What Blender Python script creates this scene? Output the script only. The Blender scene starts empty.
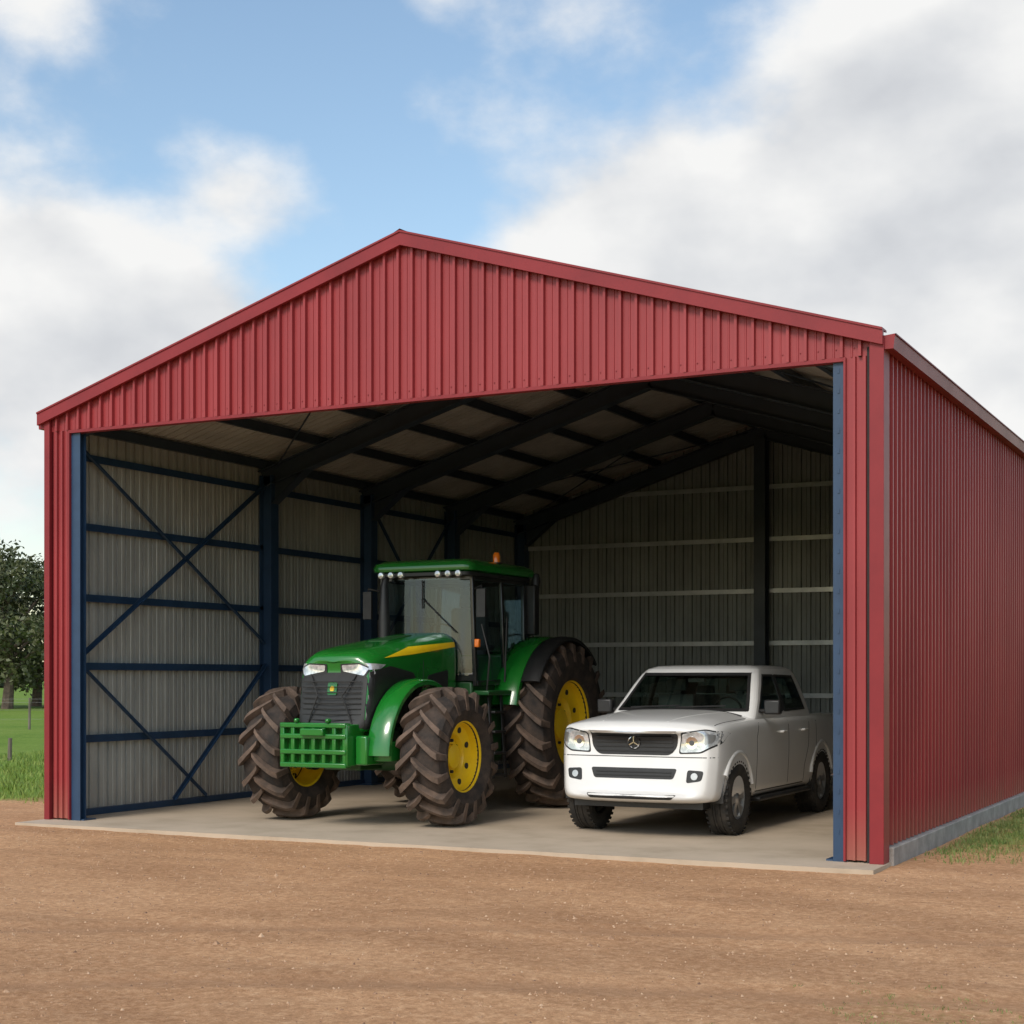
import bpy, bmesh, math, random
from mathutils import Vector, Matrix, noise
from mathutils.bvhtree import BVHTree
random.seed(7)
scene=bpy.context.scene
COL=scene.collection
R=math.radians

# ------------------------------------------------------------------ materials
def nd(nt,t,**k):
    n=nt.nodes.new(t)
    for a,b in k.items(): setattr(n,a,b)
    return n
def pm(name,c1,c2=None,scale=3.0,rough=.5,metal=0.,bump=0.,bscale=40.,coat=0.,c3=None,stretch=(1,1,1),lo=.35,hi=.65,spec=.5,rvar=0.,grime=0.,gamt=.75):
    m=bpy.data.materials.new(name); m.use_nodes=True; nt=m.node_tree
    b=nt.nodes['Principled BSDF']
    b.inputs['Roughness'].default_value=rough; b.inputs['Metallic'].default_value=metal
    b.inputs['Specular IOR Level'].default_value=spec
    b.inputs['Coat Weight'].default_value=coat; b.inputs['Coat Roughness'].default_value=.06
    tc=nd(nt,'ShaderNodeTexCoord'); mp=nd(nt,'ShaderNodeMapping'); mp.inputs['Scale'].default_value=stretch
    nt.links.new(tc.outputs['Object'],mp.inputs['Vector'])
    if c2 is None: c2=tuple(x*.88 for x in c1)
    n=nd(nt,'ShaderNodeTexNoise'); n.inputs['Scale'].default_value=scale; n.inputs['Detail'].default_value=6; n.inputs['Roughness'].default_value=.62
    nt.links.new(mp.outputs[0],n.inputs['Vector'])
    r=nd(nt,'ShaderNodeValToRGB'); r.color_ramp.elements[0].position=lo; r.color_ramp.elements[1].position=hi
    r.color_ramp.elements[0].color=(*c1,1); r.color_ramp.elements[1].color=(*c2,1)
    if c3: e=r.color_ramp.elements.new((lo+hi)/2); e.color=(*c3,1)
    nt.links.new(n.outputs['Fac'],r.inputs[0]); colout=r.outputs[0]
    if grime:
        # dust that thins out with height above the ground
        sp=nd(nt,'ShaderNodeSeparateXYZ'); nt.links.new(tc.outputs['Object'],sp.inputs[0])
        mr=nd(nt,'ShaderNodeMapRange'); mr.inputs['From Min'].default_value=0.; mr.inputs['From Max'].default_value=grime; mr.inputs['To Min'].default_value=gamt; mr.inputs['To Max'].default_value=0.
        nt.links.new(sp.outputs[2],mr.inputs['Value'])
        mu=nd(nt,'ShaderNodeMath',operation='MULTIPLY'); nt.links.new(mr.outputs[0],mu.inputs[0]); nt.links.new(n.outputs['Fac'],mu.inputs[1])
        mx=nd(nt,'ShaderNodeMix',data_type='RGBA'); mx.inputs[7].default_value=(.34,.21,.13,1)
        nt.links.new(mu.outputs[0],mx.inputs[0]); nt.links.new(colout,mx.inputs[6]); colout=mx.outputs[2]
    nt.links.new(colout,b.inputs['Base Color'])
    if rvar:
        mr=nd(nt,'ShaderNodeMapRange'); mr.inputs['To Min'].default_value=rough-rvar; mr.inputs['To Max'].default_value=rough+rvar
        nt.links.new(n.outputs['Fac'],mr.inputs['Value']); nt.links.new(mr.outputs[0],b.inputs['Roughness'])
    if bump:
        n2=nd(nt,'ShaderNodeTexNoise'); n2.inputs['Scale'].default_value=bscale; n2.inputs['Detail'].default_value=5
        nt.links.new(mp.outputs[0],n2.inputs['Vector'])
        bp=nd(nt,'ShaderNodeBump'); bp.inputs['Strength'].default_value=bump; bp.inputs['Distance'].default_value=.02
        nt.links.new(n2.outputs['Fac'],bp.inputs['Height']); nt.links.new(bp.outputs[0],b.inputs['Normal'])
    return m

M={}
M['red']=pm('red_painted_steel',(.315,.040,.044),(.255,.031,.035),1.3,.42,0,.02,6,rvar=.08,stretch=(1,1,.35),spec=.4,grime=.5)
M['red_trim']=pm('red_trim_steel',(.25,.026,.031),(.20,.021,.026),1.5,.45,rvar=.06,spec=.3)
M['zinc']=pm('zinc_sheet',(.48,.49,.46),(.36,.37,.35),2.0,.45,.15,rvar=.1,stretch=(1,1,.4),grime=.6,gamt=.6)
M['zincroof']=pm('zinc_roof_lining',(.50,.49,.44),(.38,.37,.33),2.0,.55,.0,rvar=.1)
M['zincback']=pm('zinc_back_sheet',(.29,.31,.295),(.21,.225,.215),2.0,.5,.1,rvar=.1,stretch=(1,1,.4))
M['blue']=pm('blue_painted_steel',(.022,.056,.118),(.016,.042,.090),3,.42,0,rvar=.08)
M['steel']=pm('dark_purlin_steel',(.032,.047,.065),(.024,.036,.050),3,.42,.0,rvar=.08)
M['galv']=pm('galvanised_girt',(.52,.54,.55),(.40,.42,.43),4,.34,.4,rvar=.1)
M['conc']=pm('concrete_slab',(.53,.42,.31),(.37,.29,.205),1.1,.82,0,.12,60,c3=(.47,.375,.275),lo=.3,hi=.7)
M['kerb']=pm('concrete_footing',(.36,.33,.30),(.23,.21,.19),4,.9,0,.3,40)
M['green']=pm('green_paint',(.009,.165,.018),(.007,.135,.014),2,.26,0,coat=.6,spec=.5)
M['dgreen']=pm('dark_green_paint',(.006,.070,.014),(.014,.050,.014),5,.42)
M['yellow']=pm('yellow_paint',(.90,.60,.010),(.78,.48,.014),4,.38,0,coat=.3,lo=.4,hi=.8)
M['black']=pm('black_plastic',(.012,.012,.013),(.02,.02,.02),10,.45)
M['cabblack']=pm('cab_black_paint',(.010,.011,.012),(.016,.016,.016),10,.25,coat=.3)
M['tyre']=pm('dusty_tractor_tyre',(.022,.018,.016),(.080,.054,.040),6,.9,0,.3,60,lo=.38,hi=.78)
M['lug']=pm('dusty_tyre_lug',(.062,.045,.035),(.185,.122,.088),6,.85,0,.3,60,lo=.35,hi=.75)
M['tyre2']=pm('vehicle_tyre',(.016,.015,.014),(.060,.050,.040),8,.85,0,.2,60,lo=.4,hi=.8)
M['white']=pm('white_vehicle_paint',(.78,.77,.75),(.74,.73,.71),2,.28,0,coat=.8,grime=.85,gamt=.28)
M['silver']=pm('silver_alloy',(.60,.60,.60),(.45,.45,.45),5,.3,.8)
M['chrome']=pm('chrome',(.8,.8,.8),(.75,.75,.75),5,.1,1.)
M['lamp']=pm('lamp_glass',(.75,.77,.79),(.42,.44,.46),14,.08,.45,coat=1.,lo=.4,hi=.6)
M['amber']=pm('amber_lens',(.85,.20,.01),(.7,.15,.01),5,.2,coat=.5)
M['seam']=pm('panel_gap',(.03,.03,.03),(.02,.02,.02),5,.8)
M['gap']=pm('grey_panel_gap',(.10,.10,.10),(.07,.07,.07),5,.6)
M['seat']=pm('seat_fabric',(.07,.07,.072),(.10,.10,.10),9,.9)
M['trimgrey']=pm('cabin_trim',(.05,.05,.048),(.04,.04,.038),9,.9)
M['bark']=pm('bark',(.16,.12,.09),(.07,.05,.04),4,.9,0,.5,20)
M['leaf']=pm('tree_leaves',(.052,.070,.026),(.105,.112,.045),.9,.6,lo=.4,hi=.6)
M['farleaf']=pm('distant_foliage',(.045,.065,.032),(.09,.11,.05),.15,.8)
M['wood']=pm('weathered_timber',(.20,.17,.14),(.11,.09,.07),6,.9,0,.4,20,stretch=(1,1,.2))
M['wire']=pm('fence_wire',(.25,.25,.25),(.2,.2,.2),6,.5,.6)
M['grassblade']=pm('grass_blades',(.12,.21,.022),(.24,.28,.06),1.2,.7,lo=.35,hi=.65)
M['dryblade']=pm('dry_grass_blades',(.09,.16,.03),(.26,.25,.09),3,.8,lo=.35,hi=.65)
M['pebble']=pm('pebbles',(.52,.35,.225),(.17,.095,.058),9,.9,lo=.4,hi=.6,c3=(.38,.225,.13))
def glassmat(name,tint,r0,refl=(.70,.82,.95,1)):
    # symmetric facing-based reflectance so either side of the thin sheet behaves alike
    m=bpy.data.materials.new(name); m.use_nodes=True; nt=m.node_tree
    nt.nodes.clear(); o=nd(nt,'ShaderNodeOutputMaterial'); mx=nd(nt,'ShaderNodeMixShader')
    t=nd(nt,'ShaderNodeBsdfTransparent'); t.inputs[0].default_value=tint
    g=nd(nt,'ShaderNodeBsdfGlossy'); g.inputs['Roughness'].default_value=.04; g.inputs[0].default_value=refl
    f=nd(nt,'ShaderNodeLayerWeight'); f.inputs[0].default_value=.5
    p=nd(nt,'ShaderNodeMath',operation='POWER'); p.inputs[1].default_value=4.5; nt.links.new(f.outputs['Facing'],p.inputs[0])
    q=nd(nt,'ShaderNodeMapRange'); q.inputs['To Min'].default_value=r0; q.inputs['To Max'].default_value=.95; nt.links.new(p.outputs[0],q.inputs['Value'])
    nt.links.new(q.outputs[0],mx.inputs[0]); nt.links.new(t.outputs[0],mx.inputs[1]); nt.links.new(g.outputs[0],mx.inputs[2]); nt.links.new(mx.outputs[0],o.inputs[0])
    return m
M['glass']=glassmat('cab_glass',(.55,.66,.68,1),.065)
M['glass2']=glassmat('vehicle_glass',(.48,.58,.53,1),.07,(.80,.88,.92,1))

# ------------------------------------------------------------------ mesh helpers
def empty(name,loc=(0,0,0),rotz=0):
    e=bpy.data.objects.new(name,None); e.location=loc; e.rotation_euler=(0,0,rotz); COL.objects.link(e); return e
class MB:
    def __init__(s): s.v=[]; s.f=[]; s.mi=[]; s.cur=0
    def add(s,vs,fs):
        o=len(s.v); s.v+= [tuple(p) for p in vs]
        for f in fs: s.f.append(tuple(i+o for i in f)); s.mi.append(s.cur)
    def box(s,x0,x1,y0,y1,z0,z1):
        s.add([(x0,y0,z0),(x1,y0,z0),(x1,y1,z0),(x0,y1,z0),(x0,y0,z1),(x1,y0,z1),(x1,y1,z1),(x0,y1,z1)],
              [(0,3,2,1),(4,5,6,7),(0,1,5,4),(1,2,6,5),(2,3,7,6),(3,0,4,7)])
    def beam(s,p1,p2,w,h,up=(0,0,1),off=(0,0)):
        p1=Vector(p1);p2=Vector(p2); d=(p2-p1).normalized(); up=Vector(up)
        side=d.cross(up).normalized(); u=side.cross(d).normalized()
        c=side*off[0]+u*off[1]
        vs=[]
        for p in (p1,p2):
            for a,b in ((-1,-1),(1,-1),(1,1),(-1,1)):
                vs.append(p+c+side*(a*w/2)+u*(b*h/2))
        s.add(vs,[(0,1,2,3),(7,6,5,4),(0,4,5,1),(1,5,6,2),(2,6,7,3),(3,7,4,0)])
    def ibeam(s,p1,p2,w,h,up=(0,0,1),t=.016):
        s.beam(p1,p2,w,t,up,(0,h/2-t/2)); s.beam(p1,p2,w,t,up,(0,-h/2+t/2)); s.beam(p1,p2,t,h-2*t,up)
    def lathe(s,prof,seg,axis='X',c=(0,0,0),close=False,a0=0.,a1=2*math.pi):
        full=abs(a1-a0-2*math.pi)<1e-4; n=seg if full else seg+1; vs=[]
        for i in range(n):
            a=a0+(a1-a0)*i/seg; ca,sa=math.cos(a),math.sin(a)
            for r,x in prof:
                if axis=='X': vs.append((c[0]+x,c[1]+r*ca,c[2]+r*sa))
                elif axis=='Y': vs.append((c[0]+r*ca,c[1]+x,c[2]+r*sa))
                else: vs.append((c[0]+r*ca,c[1]+r*sa,c[2]+x))
        m=len(prof); fs=[]
        for i in range(seg):
            j=(i+1)%n
            for k in range(m if close else m-1):
                l=(k+1)%m; fs.append((i*m+k,i*m+l,j*m+l,j*m+k))
        s.add(vs,fs)
    def tube(s,pts,rad,seg=8):
        vs=[];pts=[Vector(p) for p in pts]; prev=None
        for i,p in enumerate(pts):
            d=(pts[min(i+1,len(pts)-1)]-pts[max(i-1,0)]).normalized()
            a=d.orthogonal().normalized() if prev is None else (prev-d*prev.dot(d)).normalized()
            prev=a; b=d.cross(a); r=rad[i] if hasattr(rad,'__len__') else rad
            for k in range(seg):
                t=2*math.pi*k/seg; vs.append(p+a*(r*math.cos(t))+b*(r*math.sin(t)))
        fs=[]
        for i in range(len(pts)-1):
            for k in range(seg):
                l=(k+1)%seg; fs.append((i*seg+k,i*seg+l,(i+1)*seg+l,(i+1)*seg+k))
        fs.append(tuple(range(seg-1,-1,-1))); o=(len(pts)-1)*seg; fs.append(tuple(o+k for k in range(seg)))
        s.add(vs,fs)
    def build(s,name,mats,parent=None,smooth=False,bevel=0,fix=True,sub=0,angle=35):
        me=bpy.data.meshes.new(name); me.from_pydata(s.v,[],s.f)
        if not isinstance(mats,(list,tuple)): mats=[mats]
        for m in mats: me.materials.append(m)
        me.polygons.foreach_set('material_index',s.mi); me.update()
        if fix:
            b=bmesh.new(); b.from_mesh(me); bmesh.ops.recalc_face_normals(b,faces=b.faces); b.to_mesh(me); b.free()
        ob=bpy.data.objects.new(name,me); COL.objects.link(ob)
        if parent: ob.parent=parent
        if smooth:
            me.shade_smooth(); me.set_sharp_from_angle(angle=R(angle))
        if bevel:
            md=ob.modifiers.new('b','BEVEL'); md.width=bevel; md.segments=2; md.limit_method='ANGLE'; md.angle_limit=R(40)
            me.shade_smooth(); me.set_sharp_from_angle(angle=R(50))
        if sub:
            md=ob.modifiers.new('s','SUBSURF'); md.levels=sub; md.render_levels=sub; me.shade_smooth()
        return ob
def bake(ob):
    dg=bpy.context.evaluated_depsgraph_get(); dg.update()
    me=bpy.data.meshes.new_from_object(ob.evaluated_get(dg)); ob.modifiers.clear(); ob.data=me; return ob
def bvh_of(ob):
    b=bmesh.new(); b.from_mesh(ob.data); t=BVHTree.FromBMesh(b); b.free(); return t
def rpoly(pts,r,n=4):
    out=[]; L=len(pts)
    for i in range(L):
        p=Vector(pts[i]); a=Vector(pts[i-1]); b=Vector(pts[(i+1)%L])
        da=(a-p);db=(b-p); ra=min(r,da.length*.45,db.length*.45)
        s=p+da.normalized()*ra; e=p+db.normalized()*ra
        for k in range(n+1):
            t=k/n; out.append(((1-t)**2)*s+2*t*(1-t)*p+t*t*e)
    return out
def inside(P,x,y):
    c=False; n=len(P)
    for i in range(n):
        a,b=P[i-1],P[i]
        if (a[1]>y)!=(b[1]>y) and x<(b[0]-a[0])*(y-a[1])/(b[1]-a[1])+a[0]: c=not c
    return c
def patch(name,poly,axis,bvh,mat,parent,off=.004,res=.03,sgn=1,skirt=True):
    P=[Vector(p) for p in poly]
    area=sum(P[i-1].x*P[i].y-P[i].x*P[i-1].y for i in range(len(P)))
    if area<0: P=P[::-1]
    x0=min(p.x for p in P);x1=max(p.x for p in P);y0=min(p.y for p in P);y1=max(p.y for p in P)
    nx=max(1,math.ceil((x1-x0)/res)); ny=max(1,math.ceil((y1-y0)/res))
    b=bmesh.new(); g=[[b.verts.new((x0+(x1-x0)*i/nx,y0+(y1-y0)*j/ny,0)) for j in range(ny+1)] for i in range(nx+1)]
    for i in range(nx):
        for j in range(ny): b.faces.new((g[i][j],g[i+1][j],g[i+1][j+1],g[i][j+1]))
    for i in range(len(P)):
        a=P[i-1];c=P[i];d=c-a
        if d.length<1e-6: continue
        nrm=Vector((d.y,-d.x,0)).normalized()
        bmesh.ops.bisect_plane(b,geom=b.verts[:]+b.edges[:]+b.faces[:],plane_co=(a.x,a.y,0),plane_no=nrm,clear_outer=True,dist=1e-5)
    def proj(v):
        if axis=='Y': o=Vector((v.x,-6,v.y)); d=Vector((0,1,0))
        elif axis=='Yb': o=Vector((v.x,12,v.y)); d=Vector((0,-1,0))
        elif axis=='Z': o=Vector((v.x,v.y,6)); d=Vector((0,0,-1))
        else: o=Vector((sgn*5,v.x,v.y)); d=Vector((-sgn,0,0))
        h=bvh.ray_cast(o,d)
        if h[0] is None:
            h=bvh.find_nearest(o+d*4.0); 
        return h[0]-d*off, d
    D=None
    for v in b.verts:
        p,D=proj(v.co); v.co=p
    if skirt:
        be=[e for e in b.edges if e.is_boundary]
        r=bmesh.ops.extrude_edge_only(b,edges=be)
        for v in [x for x in r['geom'] if isinstance(x,bmesh.types.BMVert)]: v.co+=D*(off+.006)
    bmesh.ops.recalc_face_normals(b,faces=b.faces)
    me=bpy.data.meshes.new(name); b.to_mesh(me); b.free()
    me.materials.append(mat); me.shade_smooth(); me.set_sharp_from_angle(angle=R(40))
    ob=bpy.data.objects.new(name,me); COL.objects.link(ob); ob.parent=parent; return ob
def bar2(a,b,w):
    a=Vector(a);b=Vector(b);d=(b-a).normalized();n=Vector((-d.y,d.x))*w/2
    return [a-n,b-n,b+n,a+n]

# ------------------------------------------------------------------ SHED
W=9.80; DEP=12.25; EZ=4.68; AZ=6.17; CX=-4.95; WX=-.045
def roofz(x): 
    return AZ-(AZ-EZ)*abs(x-CX)/(9.85/2)
shed=empty('machinery_shed')
PER=.165
def prof(u0,u1,h=.028,per=PER,minor=True):
    pts=[]; n=int(round((u1-u0)/per)); p=(u1-u0)/n
    for i in range(n):
        for f,o in ((0,0),(.32,0),(.35,.16),(.42,.16),(.45,0),(.76,0),(.79,1),(.945,1),(.975,0)) if minor else ((0,0),(.60,0),(.68,1),(.90,1),(.98,0)):
            pts.append((u0+(i+f)*p,o*h))
    pts.append((u1,0)); return pts
def wallsheet(name,axis,u0,u1,base,out,zb,zt,mat,h=.028,per=PER,minor=True):
    mb=MB(); pr=prof(u0,u1,h,per,minor); vs=[]
    for u,o in pr:
        c=base+out*o
        p=(u,c) if axis=='X' else (c,u)
        vs.append((p[0],p[1],zb(u))); vs.append((p[0],p[1],zt(u)))
    fs=[(2*i,2*i+2,2*i+3,2*i+1) for i in range(len(pr)-1)]
    mb.add(vs,fs); return mb.build(name,mat,shed,fix=False)
c_=lambda z:(lambda u:z)
LX=-W+.02
wallsheet('gable_cladding','X',LX,-.03,0.0,-1,c_(4.52),lambda x:roofz(x)-.03,M['red'],h=.042)
wallsheet('gable_lining','X',LX,-.03,0.012,-1,c_(4.52),lambda x:roofz(x)-.04,M['zincroof'],h=.042)
for nm,a,b in (('left_return',LX+.07,LX+.32),('right_return',-.345,-.155)):
    wallsheet(nm,'X',a,b,0.0,-1,c_(.02),c_(4.52),M['red'],per=.095,h=.03,minor=False)
wallsheet('right_wall_cladding','Y',.02,DEP,WX,1,c_(.14),c_(EZ-.03),M['red'],h=.042)
wallsheet('right_wall_lining','Y',.02,DEP,WX-.012,1,c_(.14),c_(EZ-.03),M['zinc'],h=.042)
wallsheet('left_wall_cladding','Y',.02,DEP,LX,-1,c_(.05),c_(EZ-.03),M['red'],h=.042)
wallsheet('left_wall_lining','Y',.02,DEP,LX+.012,-1,c_(.05),c_(EZ-.03),M['zinc'],h=.042)
wallsheet('back_wall_cladding','X',LX,WX,DEP,1,c_(.05),lambda x:roofz(x)-.03,M['red'],h=.042)
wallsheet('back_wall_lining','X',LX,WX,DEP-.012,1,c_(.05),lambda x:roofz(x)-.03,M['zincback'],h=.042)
def roofsheet(name,dz,mat):
    mb=MB()
    pr=prof(-.03,DEP+.05,.03)
    for xe in (LX-.05,.0):
        vs=[]
        for u,o in pr:
            vs.append((xe,u,roofz(xe)+o+dz)); vs.append((CX,u,AZ+o+dz))
        mb.add(vs,[(2*i,2*i+2,2*i+3,2*i+1) for i in range(len(pr)-1)])
    return mb.build(name,mat,shed,fix=False)
roofsheet('roof_cladding',.0,M['red']); roofsheet('roof_lining',-.014,M['zincroof'])
mb=MB()
for y0,y1 in ((-.095,-.05),(DEP+.05,DEP+.09)):
    for xe in (LX-.10,-.0):
        for (za,zb_,ya,yb) in ((-.080,.050,y0,y1),(.050,.070,y0-.012,y1+.11)):
            xs=(xe,CX); vs=[]
            for x in xs:
                z=roofz(x)
                vs+=[(x,ya,z+za),(x,yb,z+za),(x,yb,z+zb_),(x,ya,z+zb_)]
            mb.add(vs,[(0,1,2,3),(7,6,5,4),(0,4,5,1),(1,5,6,2),(2,6,7,3),(3,7,4,0)])
mb.build('barge_capping',M['red_trim'],shed)
mb=MB()
for sx in (-1,1):
    mb.add([(CX,-.1,AZ+.085),(CX,DEP+.1,AZ+.085),(CX+sx*.25,DEP+.1,roofz(CX+.25)+.045),(CX+sx*.25,-.1,roofz(CX+.25)+.045)],[(0,1,2,3)])
mb.build('ridge_cap',M['red_trim'],shed,fix=False)
mb=MB()
for s,x in ((1,-.002),(-1,LX-.04)):
    prf=[(0,.02),(0,-.10),(.085,-.10),(.10,.03),(.11,.03),(.11,.018)]
    vs=[]
    for y in (-.035,DEP+.05):
        for a,z in prf: vs.append((x+s*a,y,EZ-.02+z))
    n=len(prf); mb.add(vs,[(i,i+1,n+i+1,n+i) for i in range(n-1)]+[(0,1,2,3)])
mb.build('gutters',M['red_trim'],shed,fix=False)
mb=MB()
mb.box(-.125,.004,-.06,.14,.0,EZ-.02); mb.box(LX-.03,LX+.05,-.05,.14,.0,EZ-.02)
mb.build('corner_flashings',M['red_trim'],shed,bevel=.003)
mb=MB(); mb.box(-.16,-.12,-.005,.02,.0,4.6); mb.build('corner_rebate',M['seam'],shed)
mb=MB()
for i in range(58):
    x=LX+.10+i*.165
    if x>-.1: break
    mb.lathe([(.001,-.006),(.006,-.005),(.008,0)],6,'Y',(x,-.002,4.60))
for i in range(72):
    y=.12+i*.165
    for z in (.25,.95,1.8,2.62,3.47,4.3): mb.lathe([(.001,.006),(.006,.005),(.008,0)],6,'X',(WX+.001,y,z))
mb.build('cladding_screws',M['red_trim'],shed)
mb=MB(); mb.box(LX+.32,LX+.34,-.035,.12,.01,4.52); mb.box(-.365,-.345,-.035,.12,.01,4.52); mb.box(LX+.34,-.365,-.036,.06,4.485,4.519)
mb.build('opening_trim',M['red_trim'],shed)
mb=MB(); mb.box(-.10,.045,.145,DEP+.05,-.1,.135); mb.build('wall_footing',M['kerb'],shed,bevel=.01)
mb=MB(); mb.box(LX-.04,.02,-.50,.142,-.12,0.0); mb.box(LX-.04,-.102,.142,DEP+.02,-.12,.0)
slab=mb.build('floor_slab',M['conc'],shed)
mb=MB()
xa=LX+.342; mb.box(xa,xa+.13,.0,.014,0,4.5); mb.box(xa,xa+.13,.09,.104,0,4.5); mb.box(xa+.055,xa+.07,.014,.09,0,4.5)
xb=-.367; mb.box(xb-.10,xb,.0,.016,0,4.5); mb.box(xb-.14,xb,.20,.216,0,4.5); mb.box(xb-.06,xb-.045,.016,.2,0,4.5)
for x in (xa+.075,xb-.07): mb.box(x-.10,x+.10,.018,.22,.0,.016)
for i in range(24): mb.box(xb-.06,xb-.04,-.006,.0,.25+i*.18,.29+i*.18)
mb.build('front_columns',M['blue'],shed)
TS=[4.13,6.75,9.4,12.05]
mbc=MB(); mb=MB()
for t in TS:
    for s,x in ((1,LX+.16),(-1,-.22)):
        mbc.box(x-.10,x-.085,t-.09,t+.09,0,EZ-.2); mbc.box(x+.085,x+.10,t-.09,t+.09,0,EZ-.2); mbc.box(x-.085,x+.085,t-.008,t+.008,0,EZ-.2)
        mbc.box(x-.15,x+.15,t-.14,t+.14,0.0,.02)
        xi=x+s*.10
        mb.add([(xi,t-.09,EZ-.6),(xi,t+.09,EZ-.6),(xi+s*.6,t+.09,roofz(xi+s*.6)-.42),(xi+s*.6,t-.09,roofz(xi+s*.6)-.42)],[(0,1,2,3)])
        mb.add([(xi,t,EZ-.6),(xi+s*.6,t,roofz(xi+s*.6)-.42),(xi,t,roofz(xi)-.42)],[(0,1,2)])
    for xe in (LX+.06,-.12):
        mb.ibeam((xe,t,roofz(xe)-.30),(CX,t,AZ-.30),.17,.25)
mbc.build('portal_columns',M['blue'],shed)
mb.build('portal_rafters',M['steel'],shed,fix=False)
mb=MB()
mb.beam((LX+.1,.12,roofz(LX+.1)-.25),(CX,.12,AZ-.25),.12,.22); mb.beam((-.13,.12,roofz(-.13)-.25),(CX,.12,AZ-.25),.12,.22)
mb.box(LX+.1,-.13,.07,.20,4.53,4.66)
mb.build('front_header',M['steel'],shed,fix=False)
mb=MB()
for k in range(6):
    for s in (-1,1):
        x=CX+s*(.18+k*.91); z=roofz(x)-.10
        mb.box(x-.03,x+.03,.06,DEP-.05,z-.065,z+.055)
mb.build('roof_purlins',M['steel'],shed)
mb=MB()
for t0,t1 in ((.3,4.13),(9.4,12.05)):
    for s in (-1,1):
        xa=CX+s*4.55; xb=CX+s*.3
        mb.tube([(xa,t0,roofz(xa)-.2),(xb,t1,roofz(xb)-.2)],.012,6); mb.tube([(xb,t0,roofz(xb)-.2),(xa,t1,roofz(xa)-.2)],.012,6)
mb.build('roof_bracing',M['steel'],shed)
mb=MB()
for z in (.93,1.80,2.62,3.47,4.30):
    mb.box(LX+.018,LX+.075,.12,DEP-.05,z-.035,z+.035); mb.box(LX+.075,LX+.08,.12,DEP-.05,z-.055,z-.015)
    mb.box(-.13,-.065,.24,DEP-.05,z-.04,z+.04)
mb.box(LX+.018,LX+.09,.12,DEP-.05,.002,.08)
mb.build('side_wall_girts',M['blue'],shed)
mb=MB()
for z in (.46,1.36,2.26,3.16,4.05,4.95):
    hw=(W/2-.10) if z<EZ else (AZ-z-.1)/(AZ-EZ)*W/2
    mb.box(CX-hw,CX+hw,DEP-.13,DEP-.035,z-.03,z+.03); mb.box(CX-hw,CX+hw,DEP-.135,DEP-.13,z-.05,z+.03)
mb.build('back_wall_girts',M['galv'],shed)
mb=MB()
for x,zt in ((-5.0,5.75),):
    mb.box(x-.1,x+.1,DEP-.36,DEP-.345,0,zt); mb.box(x-.1,x+.1,DEP-.155,DEP-.14,0,zt); mb.box(x-.008,x+.008,DEP-.345,DEP-.155,0,zt)
mb.build('back_wall_columns',M['steel'],shed)
mb=MB(); xb=LX+.13
for a,b in (((.35,4.42),(4.05,2.15)),((.35,1.9),(4.05,4.34)),((.35,1.82),(2.75,.10)),((4.05,1.85),(2.05,.10))):
    mb.beam((xb,a[0],a[1]),(xb,b[0],b[1]),.006,.050,up=(0,0,1)); mb.beam((xb+.02,a[0],a[1]),(xb+.02,b[0],b[1]),.035,.006,up=(0,0,1),off=(0,-.022))
    xb+=.01
for a,b in (((6.85,4.3),(9.3,1.9)),((6.85,1.9),(9.3,4.3))):
    mb.beam((xb,a[0],a[1]),(xb,b[0],b[1]),.03,.045)
mb.build('wall_cross_bracing',M['blue'],shed,fix=False)

# ------------------------------------------------------------------ TRACTOR
tr=empty('tractor',(-6.28,1.42,0))
def agtyre(mb,R_,W_,rr,xc,yc,h=.055,n=20,dirn=1):
    hw=W_/2; Rb=R_-h
    def cr(x): return Rb-.035*(abs(x)/hw)**2.2
    pr=[(rr,-hw*.80),(rr+.03,-hw*.92),(rr+(Rb-rr)*.45,-hw*1.04),(Rb-.13,-hw*1.0),(cr(hw*.93)-.02,-hw*.93)]
    for k in range(-5,6): pr.append((cr(hw*k/6.2),hw*k/6.2))
    pr+=[(cr(hw*.93)-.02,hw*.93),(Rb-.13,hw*1.0),(rr+(Rb-rr)*.45,hw*1.04),(rr+.03,hw*.92),(rr,hw*.80),(rr-.02,hw*.7),(rr-.02,-hw*.7)]
    mb.cur=0; mb.lathe(pr,64,'X',(xc,yc,R_),close=True); mb.cur=1
    for side in (-1,1):
        for i in range(n):
            a0=2*math.pi*(i+(.5 if side>0 else 0))/n
            secs=[]
            N=6
            for k in range(N+2):
                if k<=N:
                    f=k/N; x=-.03+f*(hw*.99+.03); rt=R_-.03*(max(x,0)/hw)**2.2; rb=cr(x)-.03
                    a=a0+(.78*f**.85)*(hw*1.0)/R_*1.25
                else:
                    x=hw*1.06; rt=Rb-.145; rb=Rb-.18; a=a0+.80*hw/R_*1.25+.015
                if k==N: rt-=.02
                wt=.024+.014*k/N; wb=wt+.010
                secs.append((x*side,a,rt,rb,wt,wb))
            vs=[]
            for x,a,rt,rb,wt,wb in secs:
                for r,w in ((rb,-wb),(rt,-wt),(rt,wt),(rb,wb)):
                    aa=(a+w/R_)*1.0
                    vs.append((xc+x,yc-dirn*r*math.cos(aa),R_+r*math.sin(aa)))
            fs=[]
            for k in range(len(secs)-1):
                for q in range(3): fs.append((4*k+q,4*k+q+1,4*k+q+5,4*k+q+4))
            fs+=[(0,1,2,3),tuple(4*(len(secs)-1)+q for q in (3,2,1,0))]
            mb.add(vs,fs)
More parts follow.
